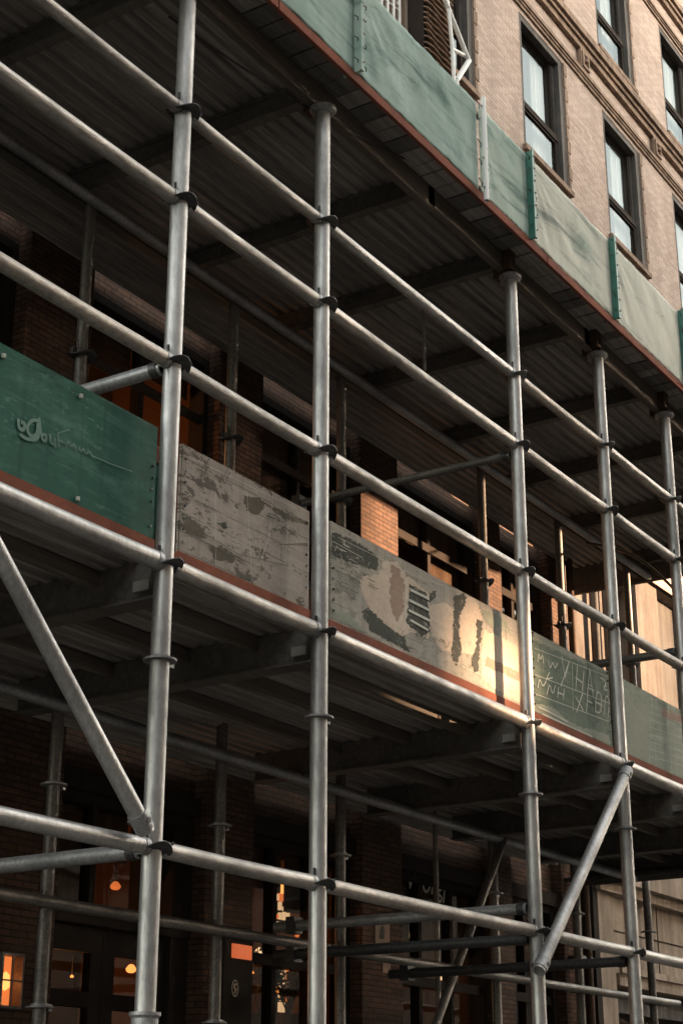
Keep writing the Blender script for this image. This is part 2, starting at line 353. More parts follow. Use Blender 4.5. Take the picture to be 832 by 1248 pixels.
# toothed brick jambs + flat arches
for x, x1, z0, z1 in ops:
    mb = MB(); n = int((z1-z0)*S/.16)
    for k in range(n):
        zz = z0+(z1-z0)*k/n; ww = .020 if k % 2 else .012
        mb.ubox(x1+.0002, x1+ww, YW-.0035, YW-.0004, zz+.002, zz+(z1-z0)/n-.002)
    mb.build('brick_quoins', M['rusty'] if False else M['trim'], bld)
def sash_window(x0, x1, z0, z1, par, gm, fm, rail=.36, y=YW+.014, curtain=True):
    fr = MB(); t = .016
    fr.ubox(x0+.0003, x0+t, y-.012, y+.03, z0, z1); fr.ubox(x1-t*1.6, x1-.0003, y-.012, y+.03, z0, z1)
    fr.ubox(x0+t, x1-t*1.6, y-.012, y+.03, z1-t*1.2, z1-.0003); fr.ubox(x0+t, x1-t*1.6, y-.012, y+.03, z0+.0003, z0+t)
    fr.ubox(x1-t*2.3, x1-t*1.6, y+.004, y+.03, z0+t, z1-t*1.2)
    f = fr.build('window', M[fm], par)
    zr = z0+(z1-z0)*rail; mb = MB()
    mb.ubox(x0+t, x1-t*2.3, y-.004, y+.012, zr-.009, zr+.009)
    for a, b, yy in ((z0+t, zr-.009, 0), (zr+.009, z1-t*1.2, .008)):
        mb.ubox(x0+t, x0+t+.008, y+yy, y+yy+.008, a, b); mb.ubox(x1-t*2.3-.008, x1-t*2.3, y+yy, y+yy+.008, a, b)
        mb.ubox(x0+t+.008, x1-t*2.3-.008, y+yy, y+yy+.008, b-.007, b); mb.ubox(x0+t+.008, x1-t*2.3-.008, y+yy, y+yy+.008, a, a+.007)
    mb.build('sash', M['frame'], f)
    p = MB(); p.poly([W(x0+t,y+.005,z0+t), W(x1-t*2.3,y+.005,z0+t), W(x1-t*2.3,y+.005,zr), W(x0+t,y+.005,zr)])
    p.poly([W(x0+t,y+.013,zr), W(x1-t*2.3,y+.013,zr), W(x1-t*2.3,y+.013,z1-t), W(x0+t,y+.013,z1-t)])
    p.build('pane', M[gm], f)
    if curtain:
        c = MB(); n = 24; xa, xb = x0+(x1-x0)*.55, x1-t*2.3
        vs = []; 
        for k in range(n+1):
            xx = xa+(xb-xa)*k/n; yy = y+.034+.004*math.sin(k*1.9+x0*9)
            vs += [W(xx, yy, z0+.02), W(xx, yy, z1-.02)]
        c.add(vs, [(2*k, 2*k+2, 2*k+3, 2*k+1) for k in range(n)], True); c.build('curtain', M['curtain'], f)
    s = MB(); s.ubox(x0-.008, x1+.008, YW-.012, YW+.03, z0-.016, z0-.0003); s.build('sill', M['trim'], f)
    return f
for x, x1, z0, z1 in ops: sash_window(x, x1, z0, z1, bld, 'glass_sky', 'frame_grey', rail=.36)

# lower two storeys: brick piers and recessed dark windows
piers = [(.9, 1.10), (1.24, 1.36), (1.605, 1.752), (2.092, 2.222), (2.558, 2.700), (3.075, 3.155), (3.40, 3.50)]
for a, b in piers:
    MB().ubox(a, b, YW, YW+.07, -.4, 1.419).build('brick_pier', M['brick_red'], bld, bevel=.004)
for (a, b), (c, d) in zip(piers[:-1], piers[1:]):
    mb = MB(); mb.ubox(b+.0005, c-.0005, YW+.025, YW+.06, .502, .95); mb.build('spandrel', M['brick_red'], bld); mb = MB()
    mb.ubox(b+.0005, c-.0005, YW+.025, YW+.06, 1.286, 1.419); mb.build('spandrel', M['brick_red'], bld)
    mb = MB(); mb.ubox(b+.001, c-.001, YW+.012, YW+.0245, .472, .501); mb.build('shop_cornice', M['frame'], bld)
def shop_window(x0, x1, z0, z1, nx, zs, y=YW+.045, fm='frame', gm='glass_dark', name='window', blinds=()):
    fr = MB(); t = .014
    fr.ubox(x0+.001, x0+t, y-.02, y+.012, z0, z1); fr.ubox(x1-t, x1-.001, y-.02, y+.012, z0, z1)
    fr.ubox(x0+t, x1-t, y-.02, y+.012, z1-t, z1); fr.ubox(x0+t, x1-t, y-.02, y+.012, z0, z0+t)
    for k in range(1, nx): xx = x0+(x1-x0)*k/nx; fr.ubox(xx-.006, xx+.006, y-.01, y+.01, z0+t, z1-t)
    f = fr.build(name, M[fm], bld)
    if zs:
        mb = MB()
        for z in zs: mb.ubox(x0+t, x1-t, y-.014, y-.0105, z-.009, z+.009)
        mb.build('transom', M[fm], f)
    MB().poly([W(x0+t,y,z0+t), W(x1-t,y,z0+t), W(x1-t,y,z1-t), W(x0+t,y,z1-t)]).build('pane', M[gm], f)
    for k, zb in enumerate(blinds):
        xa, xb = x0+t+(x1-x0-2*t)*k/len(blinds)+.006, x0+t+(x1-x0-2*t)*(k+1)/len(blinds)-.006
        MB().ubox(xa, xb, y+.013, y+.015, zb, z1-t-.001).build('blind', M['blind'], f)
    return f
bays = [(b, c) for (a, b), (c, d) in zip(piers[:-1], piers[1:])]
BL = [(1.18, 1.10), (1.12, 1.18), (1.19, 1.21), (1.00, 1.17), (1.165, 1.13), (1.05, 1.17), (1.17, 1.1)]
for (a, b), bl in zip(bays, BL):
    shop_window(a, b, .951, 1.285, 2, [1.168], blinds=bl)
for a, b in bays[2:]:
    if abs(a-1.752) < .01: continue
    shop_window(a, b, -.05, .471, 3 if b-a > .3 else 2, [.27], blinds=(.39, .36) if a < 2.5 else (.33, .31, .33))
for a, b in bays[:2]: shop_window(a, b, -.05, .471, 2, [.27])
# dark entrance bay with double glazed doors
a, b = 1.752, 2.092
shop_window(a, b, .282, .471, 3, [], blinds=(.30, .385, .36))
for k, (x0, x1) in enumerate(((a+.004, (a+b)/2-.02), ((a+b)/2-.018, b-.044))):
    d = MB(); y = YW+.04; st = .026
    d.ubox(x0, x0+st, y, y+.014, -.4, .281); d.ubox(x1-st, x1, y, y+.014, -.4, .281)
    for z0, z1 in ((.245, .281), (.168, .190), (.04, .07), (-.4, -.32)): d.ubox(x0+st, x1-st, y, y+.014, z0, z1)
    dd = d.build('door', M['frame'], bld)
    MB().poly([W(x0+st,y+.007,-.32), W(x1-st,y+.007,-.32), W(x1-st,y+.007,.245), W(x0+st,y+.007,.245)]).build('pane', M['glass_dark'], dd)
    hx = x1-st*.5 if k == 0 else x0+st*.5
    MB().path([W(hx, y-.004, -.12), W(hx, y-.012, -.11), W(hx, y-.012, .0), W(hx, y-.004, .01)], .012).build('handle', M['galv_old'], dd)
MB().ubox(b-.043, b-.001, YW+.03, YW+.055, -.4, .471).build('door_side_panel', M['frame'], bld)
# rooms behind the glass: floors, partitions and ceilings
for z in (.45, .94, 1.40): MB().ubox(.9, 3.5, YW+.0705, YW+.30, z, z+.012).build('floor_slab', M['room'], bld)
for x in (1.25, 1.66, 2.15, 2.62, 3.10): MB().ubox(x, x+.01, YW+.0705, YW+.30, -.4, 1.40).build('partition', M['room'], bld)
# upper-storey room with its warm ceiling lamp
def pendant(name, label, p, mat, r=.05, cord=.25, group='lamps glowing inside the ground floor shop'):
    t = thing(name, label, 'lamp', p, group)
    MB().lathe(p, [(.001, r*.9), (r*.5, r*.7), (r, 0), (r*.85, -r*.4), (r*.5, -r*.65), (.001, -r*.72)], 24).build('lamp_shade', mat, t)
    MB().tube(Vector(p)+Vector((0,0,r*.8)), Vector(p)+Vector((0,0,cord)), .005, 6, False).build('cord', M['black'], t)
    return t

# ------------------------------------------------------------------ neighbouring stone shopfront
YN = 1.585
nb = thing('stone_shopfront', 'stained beige stone shopfront with a heavy ledge at far right beyond the decks', 'building', W(3.9, YN, -.4))
o2 = [(3.64, 5.6, -.35, .318)]
wall_open(MB(), 3.53, 6.4, -.4, .545, YN, o2, .05).build('wall', M['stone'], nb)
MB().ubox(3.503, 3.5295, YN-.012, YN+.02, -.4, .60).build('downpipe_casing', M['frame'], nb)
MB().ubox(3.525, 3.615, YN-.010, YN-.0005, -.4, .5445).build('corner_pier', M['stone'], nb)
mb = MB(); mb.ubox(3.52, 6.4, YN-.045, YN+.02, .5455, .605); mb.ubox(3.52, 6.4, YN-.025, YN-.0005, .522, .545); mb.build('ledge', M['stone'], nb)
mb = MB(); mb.ubox(3.63, 6.4, YN-.012, YN-.0005, .318, .345); mb.ubox(3.63, 6.4, YN-.02, YN-.0125, .345, .360); mb.build('sign_band', M['stone'], nb)
mb = MB(); mb.ubox(3.616, 6.4, YN-.0016, YN-.0004, .440, .443)
for x in (3.9, 4.2, 4.5): mb.ubox(x, x+.003, YN-.0016, YN-.0004, .36, .521)
mb.build('joint', M['frame'], nb)
mb = MB(); mb.ubox(3.64, 5.6, YN+.02, YN+.04, .262, .300); mb.build('awning_beam', M['frame_grey'], nb)
mb = MB()
for k in range(14): mb.ubox(3.66+k*.075, 3.712+k*.075, YN+.03, YN+.042, -.35, .235)
mb.ubox(3.64, 5.6, YN+.026, YN+.03, .222, .232); mb.build('shutter', M['frame_grey'], nb)
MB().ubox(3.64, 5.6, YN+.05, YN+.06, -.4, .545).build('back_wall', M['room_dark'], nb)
# upper pale storey
o3 = [(3.80, 3.93, .72, 1.36), (4.13, 4.36, .78, 1.42), (4.62, 4.85, .78, 1.42)]
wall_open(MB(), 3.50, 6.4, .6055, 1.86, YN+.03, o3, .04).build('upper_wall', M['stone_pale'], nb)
MB().ubox(3.49, 6.4, YN-.01, YN+.014, 1.80, 1.86).build('cornice', M['stone'], nb)
for a, b, c, d in o3:
    MB().ubox(a, b, YN+.066, YN+.07, c, d).build('window', M['frame_grey'], nb)
for x in (3.655, 3.735): MB().tube(W(x, YN+.012, .606), W(x, YN+.012, 1.79), .045, 14, False).build('downpipe', M['frame_grey'], nb)
mb = MB(); mb.ubox(3.95, 4.02, YN+.018, YN+.0295, .61, 1.79); mb.build('pilaster', M['stone_pale'], nb)

# downpipes between the two buildings
for i, (x, r, mm, lb) in enumerate(((3.425, .026, 'galv_inner', 'thin steel conduit on the dark wall left of the stone corner'),
                                    (3.475, .036, 'rusty', 'thicker rusty downpipe beside the stone corner pier'))):
    p = thing('downpipe', lb, 'pipe', W(x, 1.575, -.4), 'pipes running down between the two buildings')
    MB().tube(W(x, 1.578, -.4), W(x, 1.578, 1.40), r, 14, False).build('pipe', M[mm], p)
    for z in (.14, .36, .53, .9, 1.2): MB().ubox(x-.013, x+.013, 1.566, 1.599, z, z+.006).build('pipe_bracket', M['dark_steel'], p)

# ------------------------------------------------------------------ scaffold levels
PX = [.895, 1.2231, 1.5081, 2.0378, 2.3616, 2.6583, 2.985]
LV = {'A': .2533, 'B': .5381, 'C': .7625, 'D': .9608, 'E': 1.0774}
CAPZ = 1.243; YI = 1.40; RP = .0098*S
ORD = ['', 'leftmost', 'second', 'third', 'fourth', 'fifth', '']

def coupler_mb(c, ph, rr=.0198, wv=.018, th=.008):
    ph = PI+.5*math.sin(ph*3)
    mb = MB(); r = rr*S
    mb.lathe(c, [(RP*.96, -th), (r*.8, -th*.8), (r, -th*.2), (r, th*.3), (r*.8, th*.5), (RP*1.12, th*1.6), (RP*.96, th*1.6)], 36, wv, 2, ph)
    for s in (-1, 1):                                    # wedge and lug
        mb.box(Vector(c)+Vector((s*(RP+.012), -.012, -.012)), Vector(c)+Vector((s*(RP+.040), .012, .022)))
    q = Vector(c)+Vector((-(RP+.012), -.016, .02)); mb.tube(q, q+Vector((-.008, -.006, .045)), .007, 8, False)
    mb.tube(Vector(c)+Vector((RP+.02, -.01, 0)), Vector(c)+Vector((RP+.055, -.03, .035)), .006, 8, False)
    return mb
def ring_mb(c):
    mb = MB(); mb.lathe(c, [(RP*.96, -.004), (.0168*S, -.004), (.0170*S, .004), (RP*1.15, .006), (RP*1.1, .016), (RP*.96, .016)], 32)
    mb.box(Vector(c)+Vector((RP+.014, -.01, -.016)), Vector(c)+Vector((RP+.040, .01, .018)))
    return mb
def make_post(x, y, name='scaffold_post', metal='galv', levels=LV, cap=True, rings=(.437,), r=RP, top=CAPZ):
    base = W(x, y, 0); base.z = 0
    t = thing(name, 'x', 'scaffold post', base)
    MB().tube((base.x, base.y, .02), (base.x, base.y, top*S+ZC), r, 28, True).build('tube', M[metal], t)
    MB().box((base.x-.09, base.y-.09, 0), (base.x+.09, base.y+.09, .012)).build('base_plate', M['galv_old'], t)
    for k, (l, z) in enumerate(levels.items()):
        coupler_mb((base.x, base.y, (z-.0015)*S+ZC), k*1.3+.4).build('coupler', M['dark_steel'], t)
    for z in rings: ring_mb((base.x, base.y, z*S+ZC)).build('coupling_ring', M['galv_old'], t)
    if cap:
        c = (base.x, base.y, top*S+ZC)
        MB().lathe(c, [(RP*.9, -.022), (RP*1.25, -.018), (RP*1.7, -.004), (.0178*S, .004), (.0178*S, .012), (.004, .014), (.004, -.0)], 32).build('cap_plate', M['galv_old'], t)
        mb = MB(); cc = Vector(c); mb.box(cc+Vector((-.035, .02, .014)), cc+Vector((-.027, .10, .19))); mb.box(cc+Vector((.027, .02, .014)), cc+Vector((.035, .10, .19)))
        mb.box(cc+Vector((-.035, -.03, .0141)), cc+Vector((.035, .10, .0201))); mb.build('fork_head', M['rusty'], t)
    return t
p0 = make_post(PX[0], 1.0)
# collar sleeve on the lower joint of every post
MB().lathe((PX[0]*S, S, .1*S+ZC), [(RP*.98, -.16), (RP*1.28, -.16), (RP*1.28, -.01), (RP*1.5, 0), (RP*1.5, .012), (RP*.98, .012)], 28).build('sleeve_collar', M['galv_old'], p0)
posts = [p0]
for i in range(1, 7):
    b = W(PX[i], 1.0, 0); b.z = 0; posts.append(copy_tree(p0, b, None, skip=('sleeve_collar',) if i != 1 else ()))
for i, p in enumerate(posts):
    p['label'] = {0: 'galvanised front post just out of frame to the left of the leftmost visible post', 6: 'galvanised front post just out of frame to the right of the fifth post'}.get(i, '%s tall galvanised front scaffold post%s' % (ORD[i], {1: ', the thickest looking one', 2: ' from the left, before the wide art panel', 3: ' from the left, right of the wide art panel', 4: ' from the left, with a diagonal brace beside it', 5: ' from the left, at the right edge'}.get(i, '')))
    p['group'] = 'front scaffold posts'

# ledgers
LN = {'A': 'lowest', 'B': 'deck-edge', 'C': 'middle', 'D': 'second highest', 'E': 'highest'}
def bay_txt(i):
    if i == 0: return 'running left from the leftmost front post'
    if i == 5: return 'running right from the fifth front post'
    return 'between the %s and %s front posts' % (ORD[i], ORD[i+1])
for l, z in LV.items():
    r = {'B': .0096, 'A': .0082, 'C': .0086, 'D': .0083, 'E': .0074}[l]*S
    for i in range(6):
        x0, x1 = PX[i]+.0115, PX[i+1]-.0115
        t = thing('scaffold_ledger', '%s galvanised ledger tube %s%s' % (LN[l], bay_txt(i), ', under the boards' if l == 'B' else ''), 'scaffold tube', W((x0+x1)/2, 1.0, z), 'horizontal ledger tubes on the front of the scaffold')
        MB().tube(W(x0+.004, 1, z), W(x1-.004, 1, z), r, 24, True, bend=.004, seg=8).build('tube', M[random.choice(('galv_ledger', 'galv_ledger', 'galv', 'galv_spotted'))], t)
        for s, xe in ((1, x0), (-1, x1)):
            mb = MB(); c = W(xe, 1, z); mb.tube(c-Vector((s*.004, 0, 0)), c+Vector((s*.022, 0, 0)), r*1.08, 20, False)
            mb.build('end_clamp', M['galv_old'], t)

# inner posts, inner ledgers
IX = [1.18, 1.515, 1.860, 2.175, 2.687, 3.036, 3.40]
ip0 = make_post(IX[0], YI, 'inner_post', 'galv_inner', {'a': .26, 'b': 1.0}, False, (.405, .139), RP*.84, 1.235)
ilab = ['dim inner post near the wall behind the left end of the green board', 'dim inner post in front of the brick pier at far left', 'dim inner post left of the lit shop menu board', 'dim inner post just right of the second front post',
        'inner post before the brick pier left of the third front post', 'inner post near the wall left of the fourth front post', 'inner post at the far end near the stone corner']
for i, x in enumerate(IX):
    b = W(x, YI, 0); b.z = 0; p = ip0 if i == 0 else copy_tree(ip0, b); p['label'] = ilab[i]; p['group'] = 'inner scaffold posts by the wall'
for z, r, lb, rng in ((1.236, .0085, 'long inner tube carrying the back edge of the upper deck', (.9, 3.5)), (.505, .0085, 'long inner tube carrying the back edge of the lower deck', (.9, 3.3)), (.262, .0075, 'long dark inner tube crossing low in front of the shop doors', (.9, 3.5))):
    t = thing('inner_ledger', lb, 'scaffold tube', W(2.2, YI, z))
    MB().tube(W(rng[0], YI-.016, z), W(rng[1], YI-.016, z), r*S, 18, True, seg=20, bend=.015).build('tube', M['galv_old' if z > .4 else 'galv_inner'], t)  # warm light on the deck tubes put in as a paler steel
# transverse tubes
TR = [(PX[1], .757, 1.0, 1.42, .0078, 'galv_old', 'short cross tube running back from the leftmost front post above the green board'),
      (PX[1], .250, 1.0, 1.42, .0078, 'galv_old', 'short cross tube running back from the foot of the leftmost front post'),
      (PX[3], .283, 1.0, 1.42, .0075, 'galv_old', 'cross tube running back from the third front post above the lowest ledger'),
      (PX[3], .243, 1.0, 1.42, .0075, 'dark_steel', 'black cross tube running back from the third front post below its grey twin'),
      (PX[3], .945, 1.0, 1.40, .0060, 'galv_inner', 'cross tube running back from the third front post under the upper deck'),
      (PX[4], .240, 1.0, 1.42, .0075, 'dark_steel', 'black cross tube running back from the foot of the fourth front post'),
      (PX[5], .790, 1.0, 1.42, .0075, 'galv_inner', 'cross tube running back from the fifth front post before the pale stone wall'),
      (PX[6], .765, 1.0, 1.42, .0075, 'dark_steel', 'dark cross tube near the right edge just above the last board'),
      (3.30, .515, 1.0, 1.5, .008, 'dark_steel', 'dark cross bar under the far end of the lower deck')]
for x, z, y0, y1, r, mm, lb in TR:
    t = thing('cross_tube', lb, 'scaffold tube', W(x, (y0+y1)/2, z), 'cross tubes tying the scaffold front to back')
    MB().tube(W(x-.006, y0+.008, z), W(x-.006, y1, z), r*S, 18, True).build('tube', M[mm], t)
    mb = MB(); c = W(x-.006, y0+.012, z); mb.tube(c, c+Vector((0, .04, 0)), r*S*1.12, 18, False); mb.build('end_clamp', M['dark_steel'], t)
    c = W(x-.006, YI-.012, z); MB().box(c+Vector((-.045, -.03, -.045)), c+Vector((.045, .03, .05))).build('clamp', M['dark_steel'], t)
# diagonal braces
for a, b, r, mm, lb in ((W(.925, .982, .52), W(1.192, .982, .262), .0082, 'galv', 'diagonal brace falling to the foot of the leftmost front post'),
                        (W(2.335, .980, .522), W(2.001, .980, .198), .0085, 'galv', 'diagonal brace leaning between the fourth and third front posts'),
                        (W(2.74, YI-.02, .56), W(2.38, YI-.02, .10), .0075, 'galv_inner', 'dark diagonal brace near the wall behind the third front post')):
    t = thing('diagonal_brace', lb, 'scaffold brace', b, 'diagonal scaffold braces')
    MB().tube(a, b, r*S, 22, True).build('tube', M[mm], t)
    d = (a-b).normalized()
    for q in (b+d*.05, a-d*.05):
        MB().tube(q-Vector((0, r*S*1.25, 0)), q+Vector((0, .055, 0)), .012, 10, False).build('bolt', M['dark_steel'], t)
        c = q-d*.0; sg = 1 if q is not None else 1
        MB().tube(c-d*.035, c+d*.035, r*S*1.16, 20, False).build('swivel_clamp', M['galv_old'], t)
t = thing('thin_conduit', 'thin dark vertical pipe in front of the lettered shop window', 'pipe', W(2.477, YI, -.4))
MB().tube(W(2.477, YI, -.4), W(2.477, YI, .55), .017, 12, False).build('pipe', M['galv_inner'], t)
MB().ubox(2.467, 2.487, YI-.01, YI+.01, .255, .262).build('pipe_bracket', M['dark_steel'], t)

# ------------------------------------------------------------------ decks
def corrugated(x0, x1, y0, y1, z, period=.020, h=.006, flip=1):
    """trough sheet, ribs along x, in lapped sheets"""
    mb = MB(); y = y0; prof = []
    while y < y1:
        for f, zz in ((0, 0), (.38, 0), (.5, 1), (.88, 1)): prof.append((min(y+f*period, y1), zz))
        y += period
    prof.append((y1, 0)); xs = []; x = x0
    while x < x1: xs.append(x); x += .53
    xs.append(x1)
    for k, (a, b) in enumerate(zip(xs[:-1], xs[1:])):
        dz = .0008*(k % 2)
        vs = []
        for yy, zz in prof: vs += [W(a, yy, z+zz*h+dz), W(b+(.01 if b < x1 else 0), yy, z+zz*h+dz)]
        mb.add(vs, [(2*i, 2*i+1, 2*i+3, 2*i+2) for i in range(len(prof)-1)])
    return mb
# upper deck
D2E = 3.53
ud = thing('upper_deck', 'dark ribbed underside of the upper scaffold deck on steel beams', 'scaffold deck', W(2.2, 1.25, 1.25))
corrugated(.6, D2E, 1.0175, 1.599, 1.302).build('deck_sheet', M['deck'], ud)
MB().ubox(.6, D2E, 1.0, 1.5995, 1.3135, 1.322).build('deck_top', M['plank_end'], ud)
MB().ubox(.6, D2E, .9535, .9995, 1.2905, 1.297).build('overhang_top', M['plank_end'], ud)
def ibeam_x(mb, x0, x1, y, z0, z1, w=.012):
    mb.ubox(x0, x1, y-w, y+w, z0, z0+.003); mb.ubox(x0, x1, y-w, y+w, z1-.003, z1); mb.ubox(x0, x1, y-.0015, y+.0015, z0+.003, z1-.003)
def ibeam_y(mb, x, y0, y1, z0, z1, w=.011):
    mb.ubox(x-w, x+w, y0, y1, z0, z0+.003); mb.ubox(x-w, x+w, y0, y1, z1-.003, z1); mb.ubox(x-.0015, x+.0015, y0, y1, z0+.003, z1-.003)
xs = [.6, 1.10, 1.79, 2.32, 2.90, D2E]
for a, b in zip(xs[:-1], xs[1:]):
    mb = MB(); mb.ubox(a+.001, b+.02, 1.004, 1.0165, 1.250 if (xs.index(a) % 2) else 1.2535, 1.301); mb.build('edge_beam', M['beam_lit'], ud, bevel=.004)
for x in (1.0, 1.235, 1.515, 1.79, 2.045, 2.32, 2.62, 2.90, 3.20, 3.50):
    mb = MB(); ibeam_y(mb, x, 1.0175, 1.455, 1.270, 1.3012, .008); mb.build('cross_beam', M['beam'], ud)
mb = MB(); ibeam_x(mb, .6, D2E, 1.425, 1.246, 1.2575, .008); mb.build('back_beam', M['beam'], ud)
mb = MB(); mb.ubox(D2E, D2E+.008, .954, 1.597, 1.235, 1.32); mb.build('end_beam', M['beam'], ud)
x = .62; k = 0
while x < D2E-.03:
    ww = random.choice((.028, .034, .04)); z = 1.2825+random.random()*.003
    pl = MB(); pl.ubox(x, x+ww-.003, .953, 1.0035, z, 1.290); pl.build('overhang_plank', M['plank_end' if random.random() < .45 else 'deck'], ud); x += ww
for i in range(4):
    a = .6+i*.7325; MB().ubox(a, a+.730, .947, .9525, 1.2665, 1.2805).build('fascia_board', M['red_trim'], ud, bevel=.003)
for k in (2.04, 2.362, 2.66):   # rusty plates at the beam joints
    MB().ubox(k-.022, k-.004, .990, 1.0035, 1.252, 1.300).build('splice_plate', M['rusty'], ud)
for u, v0, v1 in ((516, 317, 362), (517, 424, 452)):
    p = atm(u, v1, 1.18); MB().tube(p, (p.x, p.y, 1.302*S+ZC), .012, 8, False).build('hanger_rod', M['galv_old'], ud)
p = W(1.55, 1.32, 1.2); 
# lower deck
D1E = 3.31
ld = thing('lower_deck', 'dark ribbed underside of the lower scaffold deck behind the deck-edge tubes', 'scaffold deck', W(2.2, 1.25, .55))
corrugated(.6, D1E, 1.037, 1.592, .548, .024, .007).build('deck_sheet', M['deck'], ld)
MB().ubox(.6, D1E, 1.037, 1.590, .5585, .5645).build('deck_top', M['plank_end'], ld)
for x in (.95, 1.235, 1.520, 2.045, 2.373, 2.67, 2.99):
    mb = MB(); mb.ubox(x-.006, x+.006, 1.013, 1.47, .507, .5475); mb.ubox(x-.013, x+.013, 1.013, 1.47, .504, .5068); b_ = mb.build('cross_beam', M['beam'], ld)
    for dx in (0, ) if x > 1.6 else (0, .0): pass
    MB().ubox(x-.016, x-.0135, 1.016, 1.036, .513, .524).build('paint_mark', M['tagpaint'], ld)
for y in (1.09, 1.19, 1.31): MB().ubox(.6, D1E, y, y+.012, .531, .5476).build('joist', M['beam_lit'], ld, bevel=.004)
mb = MB(); mb.ubox(D1E, D1E+.006, 1.0, 1.5, .50, .565); mb.build('end_beam', M['beam'], ld)

# ------------------------------------------------------------------ hoarding boards on the lower deck
YB = 1.03
def ribbon(mb, pts, wd, y, mi=0):
    """flat painted stroke through world points lying in plane y (metres)"""
    for a, b in zip(pts[:-1], pts[1:]):
        d = (b-a); mb.off = getattr(mb, 'off', 0)+1; yq = y-.00002*(mb.off % 97)
        if d.length < 1e-5: continue
        n = Vector((-d.z, 0, d.x)).normalized()*wd*.5; e = d.normalized()*wd*.3
        mb.poly([Vector((q.x, yq, q.z)) for q in (a-n-e, b-n+e, b+n+e, a+n-e)], mi)
def pxs(pts): return [atm(u, v, YB) for u, v in pts]
BB = {}
def hoarding(x0, x1, z0, z1, mat, label, name='hoarding_board'):
    t = thing(name, label, 'board panel', W((x0+x1)/2, YB, z0), 'boards along the edge of the lower deck')
    BB[t.name] = (x0*S+.008, x1*S-.008, z0*S+ZC+.004, z1*S+ZC-.004)
    mb = MB(); n = 14; vs = []
    for k in range(n+1):
        xx = x0+(x1-x0)*k/n; dy = 0
        for j in range(4):
            zz = z0+(z1-z0)*j/3; vs.append(W(xx, YB+dy*(1 if j in (1, 2) else .3), zz))
    fs = [(k*4+j, (k+1)*4+j, (k+1)*4+j+1, k*4+j+1) for k in range(n) for j in range(3)]
    mb.add(vs, fs, True); mb.ubox(x0, x1, YB+.0012, YB+.004, z0, z1)
    bd = mb.build('panel', mat, t)
    mb = MB(); mb.ubox(x0-.002, x1+.002, YB-.0012, YB+.006, .5585, .5755); mb.build('toe_board', M['red_trim'], t, bevel=.004)
    for xe in (x0+.006, x1-.006):
        k = 0; z = z0+.012
        while z < z1-.004:
            if random.random() < .85:
                MB().lathe(W(xe+random.uniform(-.001, .001), YB-.0012, z), [(.0005, .006), (.0055, .004), (.0055, -.004), (.0005, -.006)], 8).build('rivet', M['galv_old'] if random.random() < .5 else M['dark_steel'], t)
            z += .0135
    return t
Z0, Z1 = .5760, .7000
h1 = hoarding(.86, 1.240, Z0, Z1+.002, M['bd_green'], 'dark green painted board with faint scrawl at the left edge')
h2 = hoarding(1.283, 1.530, Z0, Z1-.001, M['bd_grey'], 'weathered grey board with brown patches between the leftmost two posts')
h3 = hoarding(1.576, 2.093, Z0, Z1+.002, M['bd_art'], 'long mural board with cream shapes and a dark barred patch')
h4 = hoarding(2.118, 2.400, Z0, Z1, M['bd_green2'], 'dusty green board covered in white scratched lettering')
h5 = hoarding(2.440, 2.775, Z0, Z1+.001, M['bd_pale'], 'pale green board with faint ruled lines at the right edge')
# short return board in the gap by the leftmost post
t = thing('return_board', 'narrow green and red return board in the gap right of the leftmost post', 'board panel', W(1.262, 1.07, .56))
MB().ubox(1.245, 1.281, 1.060, 1.064, .5585, .700).build('panel', M['bd_green'], t); MB().ubox(1.245, 1.281, 1.058, 1.0598, .680, .700).build('top_strip', M['red_trim'], t)

def strokes(par, name, mat, lst, y=YB-.0010):
    mb = MB(); yy = YB*S-.0035-(YB-y)*1.0
    for i, (wd, pts) in enumerate(lst):
        if len(pts) > 3:                                   # round the corners of handwriting
            for _ in range(2):
                q = [pts[0]]
                for a, b in zip(pts[:-1], pts[1:]): q += [(a[0]*.75+b[0]*.25, a[1]*.75+b[1]*.25), (a[0]*.25+b[0]*.75, a[1]*.25+b[1]*.75)]
                pts = q+[pts[-1]]
        ribbon(mb, [clampb(par, q_) for q_ in pxs(pts)], wd*.7, yy)
    # thin but real: give it a back by extruding nothing; paint film
    return mb.build(name, mat, par)
def ragged(pts, amp=1.6, step=2.2):
    r = []
    for (a, b), (c, d) in zip(pts, pts[1:]+pts[:1]):
        n = max(1, int(math.hypot(c-a, d-b)/step))
        for k in range(n):
            t_ = k/n; j = amp if k else amp*.5; r.append((a+(c-a)*t_+random.uniform(-j, j), b+(d-b)*t_+random.uniform(-j, j)*.8))
    return r
def clampb(par, p):
    a, b, c, d = BB[par.name]; return Vector((min(max(p.x, a), b), p.y, min(max(p.z, c), d)))
def patches(par, name, mats, lst, y=YB-.0009):
    mb = MB(); lst = [(mi, ragged(pts)) for mi, pts in lst]
    for i, (mi, pts) in enumerate(lst):
        mb.poly([Vector((p.x, YB*S-.0008-.00012*i, p.z)) for p in [clampb(par, q_) for q_ in pxs(pts)]], mi)
    o = mb.build(name, mats, par); return o
